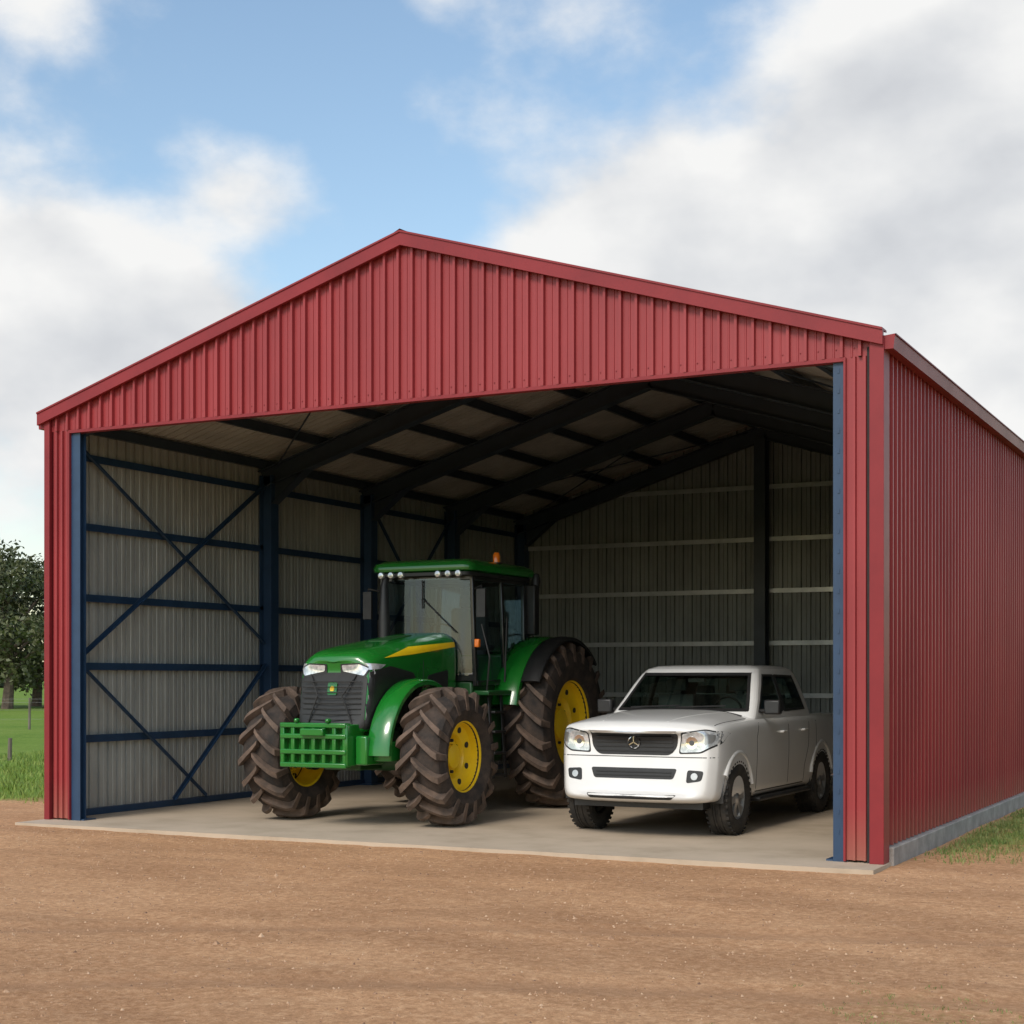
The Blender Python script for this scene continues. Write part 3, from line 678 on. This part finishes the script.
for s in (-1,1):
    patch(f'hood_crease_{s}',bar2((s*.36,-.66),(s*.60,.48),.012),'Z',bb,M['white'],pk,off=.004)
    patch(f'hood_gap_{s}',bar2((s*.81,-.50),(s*.81,.50),.009),'Z',bb,M['seam'],pk,off=.001)
patch('cowl',rpoly([(-.76,.49),(.76,.49),(.74,.60),(-.74,.60)],.02),'Z',bb,M['black'],pk,off=.004)
mb=MB()
for x0_,x1_ in ((-.55,.02),(-.02,.55)): mb.tube([(x0_,.55,1.325),(x1_,.59,1.345)],.009,6)
mb.build('wipers',M['black'],pk)
mb=MB(); mb.box(-.72,.72,-.6,4.1,.30,.46); mb.tube([(-.7,0,.37),(.7,0,.37)],.05,8); mb.tube([(-.7,WB,.385),(.7,WB,.385)],.06,8); mb.build('chassis',M['black'],pk)
mb=MB()
for s in (-1,1): mb.box(s*.87-.07,s*.87+.07,.62,2.6,.31,.36); mb.box(s*.87-.02,s*.87+.02,-.0+4.16,4.27,.80,1.05)
mb.build('side_steps',M['black'],pk,bevel=.02)
mb=MB(); mb.box(-.85,.85,4.22,4.34,.42,.56); mb.build('rear_bumper',M['black'],pk,bevel=.02)
def carwheel(name,xc,yc,s,Rr=.39,Wd=.26):
    hw=Wd/2; rr_=.225
    mb=MB(); mb.lathe([(rr_,-hw*.85),(rr_+.04,-hw*1.0),(Rr-.06,-hw*1.03),(Rr-.02,-hw*.88),(Rr,-hw*.7),(Rr,-hw*.36),(Rr-.01,-hw*.34),(Rr-.01,-hw*.30),(Rr,-hw*.28),(Rr+.001,-.02),(Rr-.01,-.015),(Rr-.01,.015),(Rr+.001,.02),(Rr,hw*.28),(Rr-.01,hw*.30),(Rr-.01,hw*.34),(Rr,hw*.36),(Rr,hw*.7),(Rr-.02,hw*.88),(Rr-.06,hw*1.03),(rr_+.04,hw*1.0),(rr_,hw*.85)],56,'X',(xc,yc,Rr),close=True)
    for i in range(36):
        a=2*math.pi*i/36; ca,sa=math.cos(a),math.sin(a)
        for q in (-1,1):
            p=Vector((xc+q*hw*.80,yc+(Rr-.008)*ca,Rr+(Rr-.008)*sa)); mb.beam(p-Vector((hw*.16,0,0)),p+Vector((hw*.16,0,0)),.03,.016,up=(0,ca,sa))
    mb.build(name+'_tyre',M['tyre2'],pk,smooth=True,angle=30)
    mb=MB(); mb.lathe([(rr_+.012,s*hw*.86),(rr_,s*hw*.80),(rr_-.02,s*hw*.6),(rr_-.025,-s*hw*.6)],48,'X',(xc,yc,Rr))
    for i in range(6):
        a=2*math.pi*i/6+.2; d=Vector((0,math.cos(a),math.sin(a))); t=Vector((0,-math.sin(a),math.cos(a))); c=Vector((xc,yc,Rr))
        vs=[]
        for r,w,o in ((.045,.034,.76),(.12,.034,.70),(.205,.060,.78)):
            for q in (-1,1):
                vs.append(c+d*r+t*(q*w)+Vector((s*hw*o,0,0))); vs.append(c+d*r+t*(q*w)+Vector((s*(hw*o-.03),0,0)))
        fs=[]
        for k in (0,4): fs+=[(k,k+2,k+6,k+4),(k+1,k+5,k+7,k+3),(k,k+4,k+5,k+1),(k+2,k+3,k+7,k+6)]
        mb.add(vs,fs)
    mb.lathe([(.001,s*hw*.84),(.04,s*hw*.82),(.06,s*hw*.72),(.06,s*hw*.3)],20,'X',(xc,yc,Rr))
    mb.build(name+'_rim',M['silver'],pk,smooth=True)
    mb=MB(); mb.lathe([(.001,s*hw*.25),(.15,s*hw*.25),(.15,0)],24,'X',(xc,yc,Rr)); mb.lathe([(.15,-s*hw*.1),(.215,-s*hw*.1)],24,'X',(xc,yc,Rr)); mb.build(name+'_brake',M['seam'],pk,smooth=True)
for n_,y in (('front',0),('rear',WB)):
    for s,sn in ((-1,'right'),(1,'left')): carwheel(f'{n_}_{sn}_wheel',s*.785,y,s)

# ------------------------------------------------------------------ GROUND
def axis(lo,hi,step,far):
    a=[]; v=lo
    while v<hi: a.append(v); v+=step
    a.append(hi); s=step; v=hi
    while v<far: s*=1.35; v+=s; a.append(v)
    s=step; v=lo; pre=[]
    while v>-far: s*=1.35; v-=s; pre.append(v)
    return pre[::-1]+a
# wheel tracks: pairs of shallow ruts curving out of the shed
TR=[(6.5,-24.5,19.6),(6.5,-24.5,21.5),(-22.,-15.,14.6),(-22.,-15.,16.4)]
def gz(x,y):
    z=-.035+.016*noise.noise((x*.35,y*.35,0))+.008*noise.noise((x*1.7,y*1.7,3))+.006*noise.noise((x*4.5,y*4.5,7))
    for cx,cy,rad in TR:
        e=(math.hypot(x-cx,y-cy)-rad)/.17
        if abs(e)<3: z-=.012*math.exp(-e*e)-.008*math.exp(-(abs(e)-1.5)**2*3)
    return z
xs=axis(-15,8,.09,2500); ys=axis(-13,7,.09,2500)
vs=[];fs=[]
for x in xs:
    for y in ys:
        if -30<x<25 and -40<y<30:
            z=gz(x,y)
            if -W-.3<x<.3 and -.8<y<DEP+.5: z=min(z,-.025)
        else: z=-.04
        vs.append((x,y,z))
ny=len(ys)
fs=[(i*ny+j,(i+1)*ny+j,(i+1)*ny+j+1,i*ny+j+1) for i in range(len(xs)-1) for j in range(ny-1)]
me=bpy.data.meshes.new('ground'); me.from_pydata(vs,[],fs); me.shade_smooth()
gm=bpy.data.materials.new('dirt_and_grass'); gm.use_nodes=True; nt=gm.node_tree; b=nt.nodes['Principled BSDF']; b.inputs['Roughness'].default_value=.95; b.inputs['Specular IOR Level'].default_value=.15
L=nt.links.new
tc=nd(nt,'ShaderNodeTexCoord')
def nz(scale,detail=6,rough=.6,stretch=None,rot=0):
    n=nd(nt,'ShaderNodeTexNoise'); n.inputs['Scale'].default_value=scale; n.inputs['Detail'].default_value=detail; n.inputs['Roughness'].default_value=rough
    if stretch:
        mp=nd(nt,'ShaderNodeMapping'); mp.inputs['Scale'].default_value=stretch; mp.inputs['Rotation'].default_value=(0,0,rot); L(tc.outputs['Object'],mp.inputs[0]); L(mp.outputs[0],n.inputs['Vector'])
    else: L(tc.outputs['Object'],n.inputs['Vector'])
    return n.outputs['Fac']
def ramp(inp,els):
    r=nd(nt,'ShaderNodeValToRGB'); 
    while len(r.color_ramp.elements)<len(els): r.color_ramp.elements.new(.5)
    for e,(p,c) in zip(r.color_ramp.elements,els): e.position=p; e.color=(*c,1)
    L(inp,r.inputs[0]); return r.outputs[0]
def mixc(f,a,c,bt='MIX'):
    m=nd(nt,'ShaderNodeMix',data_type='RGBA',blend_type=bt)
    if isinstance(f,float): m.inputs[0].default_value=f
    else: L(f,m.inputs[0])
    L(a,m.inputs[6]); L(c,m.inputs[7]); return m.outputs[2]
def mth(op,a,c=None,clamp=False):
    m=nd(nt,'ShaderNodeMath',operation=op); m.use_clamp=clamp
    for i,v in enumerate((a,c)):
        if v is None: continue
        if isinstance(v,(int,float)): m.inputs[i].default_value=v
        else: L(v,m.inputs[i])
    return m.outputs[0]
d1=ramp(nz(.55,7,.6),[(.3,(.44,.228,.110)),(.5,(.53,.290,.146)),(.72,(.62,.365,.200))])
d2=ramp(nz(18,8,.85),[(.34,(.23,.110,.054)),(.5,(.53,.290,.148)),(.64,(.80,.52,.31))])
dirt=mixc(.64,d1,d2)
trk=ramp(nz(.8,4,.6,(.45,1.6,1),R(12)),[(.40,(.82,.80,.79)),(.6,(1.05,1.05,1.05))])
dirt=mixc(.8,dirt,trk,'MULTIPLY')
tk=None; wob=mth('MULTIPLY',mth('SUBTRACT',nz(2.2,4,.6),.5),.35)
for cx,cy,rad in TR:
    dv=nd(nt,'ShaderNodeVectorMath',operation='DISTANCE'); L(tc.outputs['Object'],dv.inputs[0]); dv.inputs[1].default_value=(cx,cy,0)
    e=mth('ABSOLUTE',mth('ADD',mth('SUBTRACT',dv.outputs['Value'],rad),wob))
    q=mth('SUBTRACT',1.,mth('MULTIPLY',e,3.6),True); tk=q if tk is None else mth('MAXIMUM',tk,q)
tk=mth('MULTIPLY',tk,mth('MULTIPLY',nz(1.3,5,.7),1.1))
pale=nd(nt,'ShaderNodeRGB'); pale.outputs[0].default_value=(.38,.205,.108,1)
dirt=mixc(tk,dirt,pale.outputs[0])
g1=ramp(nz(.35,6,.7),[(.35,(.11,.20,.022)),(.5,(.16,.25,.032)),(.7,(.24,.29,.07))])
g2=ramp(nz(9,5,.7),[(.35,(.06,.12,.014)),(.6,(.19,.28,.045))])
grass=mixc(.5,g1,g2)
sep=nd(nt,'ShaderNodeSeparateXYZ'); L(tc.outputs['Object'],sep.inputs[0]); X,Y=sep.outputs[0],sep.outputs[1]
nn=mth('MULTIPLY',mth('SUBTRACT',nz(.9,5,.65),.5),5.0)
lft=mth('ADD',mth('ADD',mth('MULTIPLY',Y,.892),mth('MULTIPLY',X,-.452)),-7.35)
lm=mth('MULTIPLY',mth('ADD',mth('ADD',lft,mth('MULTIPLY',nn,.35)),.0),1.2,True)
lside=mth('MULTIPLY',mth('SUBTRACT',-9.9,X),3.,True)
A=mth('MULTIPLY',lm,lside)
rs=mth('MULTIPLY',mth('SUBTRACT',X,.05),5.,True)
rr1=mth('MULTIPLY',mth('ADD',mth('SUBTRACT',Y,1.0),mth('MULTIPLY',nn,.4)),.5,True)
ptch=mth('MULTIPLY',mth('SUBTRACT',nz(4.,6,.75),.36),6.,True)
B=mth('MULTIPLY',mth('MULTIPLY',rs,rr1),mth('ADD',mth('MULTIPLY',ptch,.6),.3))
far=mth('MULTIPLY',mth('SUBTRACT',mth('ADD',mth('ABSOLUTE',Y),nn),24.),.2,True)
cx_=nd(nt,'ShaderNodeVectorMath',operation='DISTANCE'); L(tc.outputs['Object'],cx_.inputs[0]); cx_.inputs[1].default_value=(1.75,-6.0,0)
wd=mth('MULTIPLY',mth('ADD',mth('SUBTRACT',.7,cx_.outputs['Value']),mth('MULTIPLY',nn,.4)),.9,True); wd=mth('MULTIPLY',wd,mth('MULTIPLY',mth('SUBTRACT',nz(14,5,.7),.5),5,True))
mask=mth('MAXIMUM',mth('MAXIMUM',A,B),mth('MAXIMUM',far,mth('MULTIPLY',wd,.5)))
L(mixc(mask,dirt,grass),b.inputs['Base Color'])
bp=nd(nt,'ShaderNodeBump'); bp.inputs['Strength'].default_value=.75; bp.inputs['Distance'].default_value=.022
L(mth('ADD',nz(26,7,.8),mth('MULTIPLY',nz(5,4,.6),1.0)),bp.inputs['Height']); L(bp.outputs[0],b.inputs['Normal'])
me.materials.append(gm); go=bpy.data.objects.new('ground',me); COL.objects.link(go)
mb=MB()
for i in range(24000):
    x=random.uniform(-13,7); y=random.uniform(-12.5,0) if random.random()<.92 else random.uniform(-1,4)
    if -W-.2<x<.2 and y>-.55: continue
    r=random.choice((.004,.005,.006,.007,.009,.012))*random.uniform(.8,1.3)*(1 if random.random()<.985 else 2.0); z=gz(x,y)
    a=random.random()*3
    vs=[]
    for k in range(5): vs.append((x+r*math.cos(a+k*1.257)*random.uniform(.7,1.2),y+r*math.sin(a+k*1.257)*random.uniform(.7,1.2),z-.002))
    vs.append((x+random.uniform(-.3,.3)*r,y,z+r*random.uniform(.5,.9)))
    mb.add(vs,[(k,(k+1)%5,5) for k in range(5)])
mb.build('gravel',M['pebble'],None,fix=False)
def blades(name,pts,h0,h1,mat,wk=1.):
    mb=MB()
    for x,y in pts:
        z=gz(x,y)-.005; h=random.uniform(h0,h1); a=random.random()*6.28; w=random.uniform(.005,.010)*wk; l=random.uniform(.2,.8)*h
        dx,dy=math.cos(a),math.sin(a); c=random.random()*6.28; lx,ly=math.cos(c)*l,math.sin(c)*l
        mb.add([(x-dx*w,y-dy*w,z),(x+dx*w,y+dy*w,z),(x+lx*.4+dx*w*.7,y+ly*.4+dy*w*.7,z+h*.6),(x+lx*.4-dx*w*.7,y+ly*.4-dy*w*.7,z+h*.6),(x+lx,y+ly,z+h)],[(0,1,2,3),(3,2,4)])
    return mb.build(name,mat,None,fix=False)
pts=[]
for i in range(26000):
    x=random.uniform(-22,-10.0); y=random.uniform(0,22)
    if .892*y-.452*x-7.35+random.gauss(0,.35)<.1: continue
    pts.append((x,y))
blades('grass',pts,.04,.13,M['grassblade'],1.1)
pts=[]
for i in range(2000):
    cx=random.uniform(.12,3.8); cy=random.uniform(.6,13)
    if random.random()>(cy-.2)/3.5: continue
    k_=30 if noise.noise((cx*1.3,cy*1.3,5))>-.15 else 6
    for k in range(k_): pts.append((cx+random.gauss(0,.12),cy+random.gauss(0,.12)))
for i in range(60):
    cx=1.75+random.gauss(0,.4); cy=-6.0+random.gauss(0,.35)
    for k in range(14): pts.append((cx+random.gauss(0,.03),cy+random.gauss(0,.03)))
pts=[p for p in pts if p[0]>.10 or p[1]<-.6]
blades('grass.001',[p for p in pts if p[1]>0],.015,.065,M['dryblade'],.8)
blades('grass.002',[p for p in pts if p[1]<0],.008,.024,M['dryblade'],.4)

# ------------------------------------------------------------------ TREES
def make_tree_mesh(seed,H=8.6,Rc=4.4):
    rnd=random.Random(seed); mb=MB(); mb.cur=0
    mb.tube([(0,0,-.2),(.1,.05,1.2),(.0,.15,2.4),(.2,.1,3.6),(.1,0,5.0)],[.34,.27,.22,.17,.09],9)
    ends=[]
    for i in range(11):
        a=i*2.4+rnd.random(); z0=1.7+i*.28; r=Rc*rnd.uniform(.45,.85); z1=z0+rnd.uniform(1.2,3.2)
        p1=(r*.45*math.cos(a),r*.45*math.sin(a),z0+(z1-z0)*.6); p2=(r*math.cos(a),r*math.sin(a),z1)
        mb.tube([(0.1,.08,z0),p1,p2],[.11,.07,.03],6); ends.append(p2)
        for q in range(2):
            b_=a+rnd.uniform(-.8,.8); e=(p1[0]+1.5*math.cos(b_),p1[1]+1.5*math.sin(b_),p1[2]+rnd.uniform(.3,1.3)); mb.tube([p1,e],[.05,.02],5); ends.append(e)
    cl=list(ends)
    while len(cl)<170:
        a=rnd.random()*6.28; u=rnd.random()**.42; zz=rnd.uniform(-1,1); rad=math.sqrt(max(0,1-zz*zz))
        lump=1+.20*math.sin(3*a+seed)+.12*math.sin(7*a)
        cl.append((Rc*u*rad*math.cos(a)*lump,Rc*u*rad*math.sin(a)*lump,H*.57+zz*H*.42*rnd.uniform(.7,1.05)))
    mb.cur=1
    for c in cl:
        cr=rnd.uniform(.5,1.0)
        for k in range(75):
            d=Vector((rnd.gauss(0,1),rnd.gauss(0,1),rnd.gauss(0,.7))); d=d.normalized()*cr*rnd.random()**.4
            p=Vector(c)+d; s=rnd.uniform(.08,.19)
            n=Vector((rnd.gauss(0,1),rnd.gauss(0,1),rnd.gauss(0,1)+.6)).normalized(); t=n.orthogonal().normalized(); t.rotate(Matrix.Rotation(rnd.random()*6,3,n)); b_=n.cross(t)
            mb.add([p-t*s,p+b_*s*.55,p+t*s,p-b_*s*.55],[(0,1,2,3)])
    me=bpy.data.meshes.new('tree_mesh'); me.from_pydata(mb.v,[],mb.f); me.materials.append(M['bark']); me.materials.append(M['leaf']); me.polygons.foreach_set('material_index',mb.mi); me.update(); return me
tm=[make_tree_mesh(3),make_tree_mesh(11)]
for i,(x,y,s,r) in enumerate(((-59.9,49.8,1.02,0),(-66.5,46.1,1.12,2),(-55.0,58.0,1.05,4),(-64.0,56.3,1.0,1),(-74,49,1.1,5),(-49,70,1.0,3))):
    o=bpy.data.objects.new('gum_tree' if i==0 else f'gum_tree.{i:03d}',tm[i%2]); o.location=(x,y,0); o.scale=(s,s,s*(1+.06*math.sin(i))); o.rotation_euler=(0,0,r); COL.objects.link(o)
mb=MB(); rnd=random.Random(5)
for i in range(1100):
    t=rnd.uniform(0,1); ang=R(60+150*t); D=260+25*math.sin(t*30)
    cx,cy=D*math.cos(ang),D*math.sin(ang); hh=4.0+2.2*noise.noise((t*40,0,0))+rnd.uniform(-.5,1.5)
    for k in range(22):
        p=Vector((cx+rnd.gauss(0,1.6),cy+rnd.gauss(0,1.6),max(.1,rnd.uniform(.0,1)*hh))); s=rnd.uniform(.35,.8)
        n=Vector((rnd.gauss(0,1),rnd.gauss(0,1),rnd.gauss(0,1))).normalized(); t1=n.orthogonal().normalized(); b_=n.cross(t1)
        mb.add([p-t1*s,p+b_*s,p+t1*s,p-b_*s],[(0,1,2,3)])
mb.build('distant_tree_line',M['farleaf'],None,fix=False)
fe=empty('wire_fence'); mb=MB(); p0=Vector((-70,8,0)); p1=Vector((-14,34,0)); N=14
for i in range(N+1):
    p=p0.lerp(p1,i/N); mb.tube([(p.x,p.y,-.1),(p.x+.02,p.y,1.0)],[.045,.04],7)
mb.build('posts',M['wood'],fe)
mb=MB()
for z in (.3,.6,.85,.96): mb.tube([(p0.x,p0.y,z),(p1.x,p1.y,z)],.004,4)
mb.build('wires',M['wire'],fe)
mb=MB(); mb.tube([(-20.3,10.0,-.1),(-20.28,10.0,.42)],[.045,.04],8); mb.build('timber_post',M['wood'],None,smooth=True)

# ------------------------------------------------------------------ CAMERA
YAW=26.9
cam=bpy.data.cameras.new('camera'); co=bpy.data.objects.new('camera',cam); COL.objects.link(co); scene.camera=co
co.location=(3.325,-13.864,1.65); co.rotation_euler=(R(90),0,R(YAW)); cam.sensor_width=36; cam.lens=36*1564/1024; cam.shift_y=(678-512)/1024; cam.clip_end=6000; cam.clip_start=.05

# ------------------------------------------------------------------ SKY AND SUN
SE=40; sv=Vector((-.06,-.99,0)).normalized()
w=bpy.data.worlds.new('World'); scene.world=w; w.use_nodes=True; nt=w.node_tree; nt.nodes.clear(); L=nt.links.new
out=nd(nt,'ShaderNodeOutputWorld'); bg=nd(nt,'ShaderNodeBackground'); bg.inputs[1].default_value=.15; L(bg.outputs[0],out.inputs[0])
sky=nd(nt,'ShaderNodeTexSky',sky_type='NISHITA'); sky.sun_disc=False; sky.sun_elevation=R(SE); sky.sun_rotation=math.atan2(sv.x,sv.y); sky.air_density=1.2; sky.dust_density=.8; sky.ozone_density=2.5
tc=nd(nt,'ShaderNodeTexCoord'); DIR=tc.outputs['Generated']
def vm(op,a,c):
    m=nd(nt,'ShaderNodeVectorMath',operation=op)
    for i,v in enumerate((a,c)):
        if isinstance(v,tuple): m.inputs[i].default_value=v
        else: L(v,m.inputs[i])
    return m
def cn(off,scale,detail,rough):
    v=vm('MULTIPLY',vm('ADD',DIR,off).outputs[0],(1,1,1.5)).outputs[0]
    n=nd(nt,'ShaderNodeTexNoise'); n.inputs['Scale'].default_value=scale; n.inputs['Detail'].default_value=detail; n.inputs['Roughness'].default_value=rough
    L(v,n.inputs['Vector']); return n.outputs['Fac']
def mth2(op,a,c,clamp=False):
    m=nd(nt,'ShaderNodeMath',operation=op); m.use_clamp=clamp
    for i,v in enumerate((a,c)):
        if isinstance(v,(int,float)): m.inputs[i].default_value=v
        else: L(v,m.inputs[i])
    return m.outputs[0]
def blob(az,el,rad,wt,zs=1.5):
    a=R(az); e=R(el); c=(math.sin(a)*math.cos(e),math.cos(a)*math.cos(e),math.sin(e))
    v=vm('MULTIPLY',vm('SUBTRACT',DIR,c).outputs[0],(1,1,zs))
    l=nd(nt,'ShaderNodeVectorMath',operation='LENGTH'); L(v.outputs[0],l.inputs[0])
    mr=nd(nt,'ShaderNodeMapRange',interpolation_type='SMOOTHSTEP'); mr.inputs['From Min'].default_value=0; mr.inputs['From Max'].default_value=rad; mr.inputs['To Min'].default_value=wt; mr.inputs['To Max'].default_value=0
    L(l.outputs['Value'],mr.inputs['Value']); return mr.outputs[0]
base=cn((.3,.1,.2),6.5,8,.56)
bl=[(-44,14,.13,.36),(-40,12.5,.13,.34),(-36.5,17.2,.070,.28),(-45,8,.20,.24),(-36,10,.14,.24),
    (-15,15.5,.24,.44),(-9,14,.22,.30),(-22.5,14.5,.13,.28),(-11,21,.15,.30),(0,12,.35,.3),
    (-44,22.5,.06,.22),(-29.5,24,.06,.16),
    (-33,21,.12,-.14),(-24,21,.09,-.08),
    (170,45,.9,.25),(-110,30,.8,.12)]
bs=-.01
for z in bl: bs=mth2('ADD',blob(*z),bs)
acc=mth2('ADD',base,bs)
mr=nd(nt,'ShaderNodeMapRange',interpolation_type='SMOOTHSTEP'); mr.inputs['From Min'].default_value=.47; mr.inputs['From Max'].default_value=.79; L(acc,mr.inputs['Value']); mask=mr.outputs[0]
up=cn((.29,.1,.24),6.5,5,.5); dn=cn((.3,.1,.2),6.5,5,.5)
sh=mth2('ADD',mth2('MULTIPLY',mth2('SUBTRACT',dn,up),2.0),.82)
sh=mth2('SUBTRACT',sh,mth2('MULTIPLY',mth2('SUBTRACT',acc,.80,True),.80),True)
r=nd(nt,'ShaderNodeValToRGB'); els=[(.0,(3.5,3.65,3.95)),(.45,(4.7,4.82,5.0)),(.9,(6.15,6.15,6.1))]
while len(r.color_ramp.elements)<3: r.color_ramp.elements.new(.5)
for e,(p,c) in zip(r.color_ramp.elements,els): e.position=p; e.color=(*c,1)
L(sh,r.inputs[0])
# extra brightness on unseen clouds near the sun, added to fill the shed interior
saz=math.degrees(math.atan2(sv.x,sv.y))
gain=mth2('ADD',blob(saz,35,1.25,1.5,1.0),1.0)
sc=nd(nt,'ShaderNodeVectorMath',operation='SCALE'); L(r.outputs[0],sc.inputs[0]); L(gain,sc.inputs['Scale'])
sb=vm('MULTIPLY',sky.outputs[0],(1.3,1.25,1.15))
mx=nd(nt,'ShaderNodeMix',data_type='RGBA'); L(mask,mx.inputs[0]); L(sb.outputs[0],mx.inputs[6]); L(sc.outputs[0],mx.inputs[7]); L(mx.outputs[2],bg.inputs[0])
sl=bpy.data.lights.new('sun','SUN'); so=bpy.data.objects.new('sun',sl); COL.objects.link(so); sl.energy=2.1; sl.angle=R(18); sl.color=(1,.94,.85)
d=Vector((sv.x*math.cos(R(SE)),sv.y*math.cos(R(SE)),math.sin(R(SE)))); so.rotation_euler=d.to_track_quat('Z','Y').to_euler()
scene.view_settings.view_transform='Standard'; scene.view_settings.look='None'; scene.view_settings.exposure=0
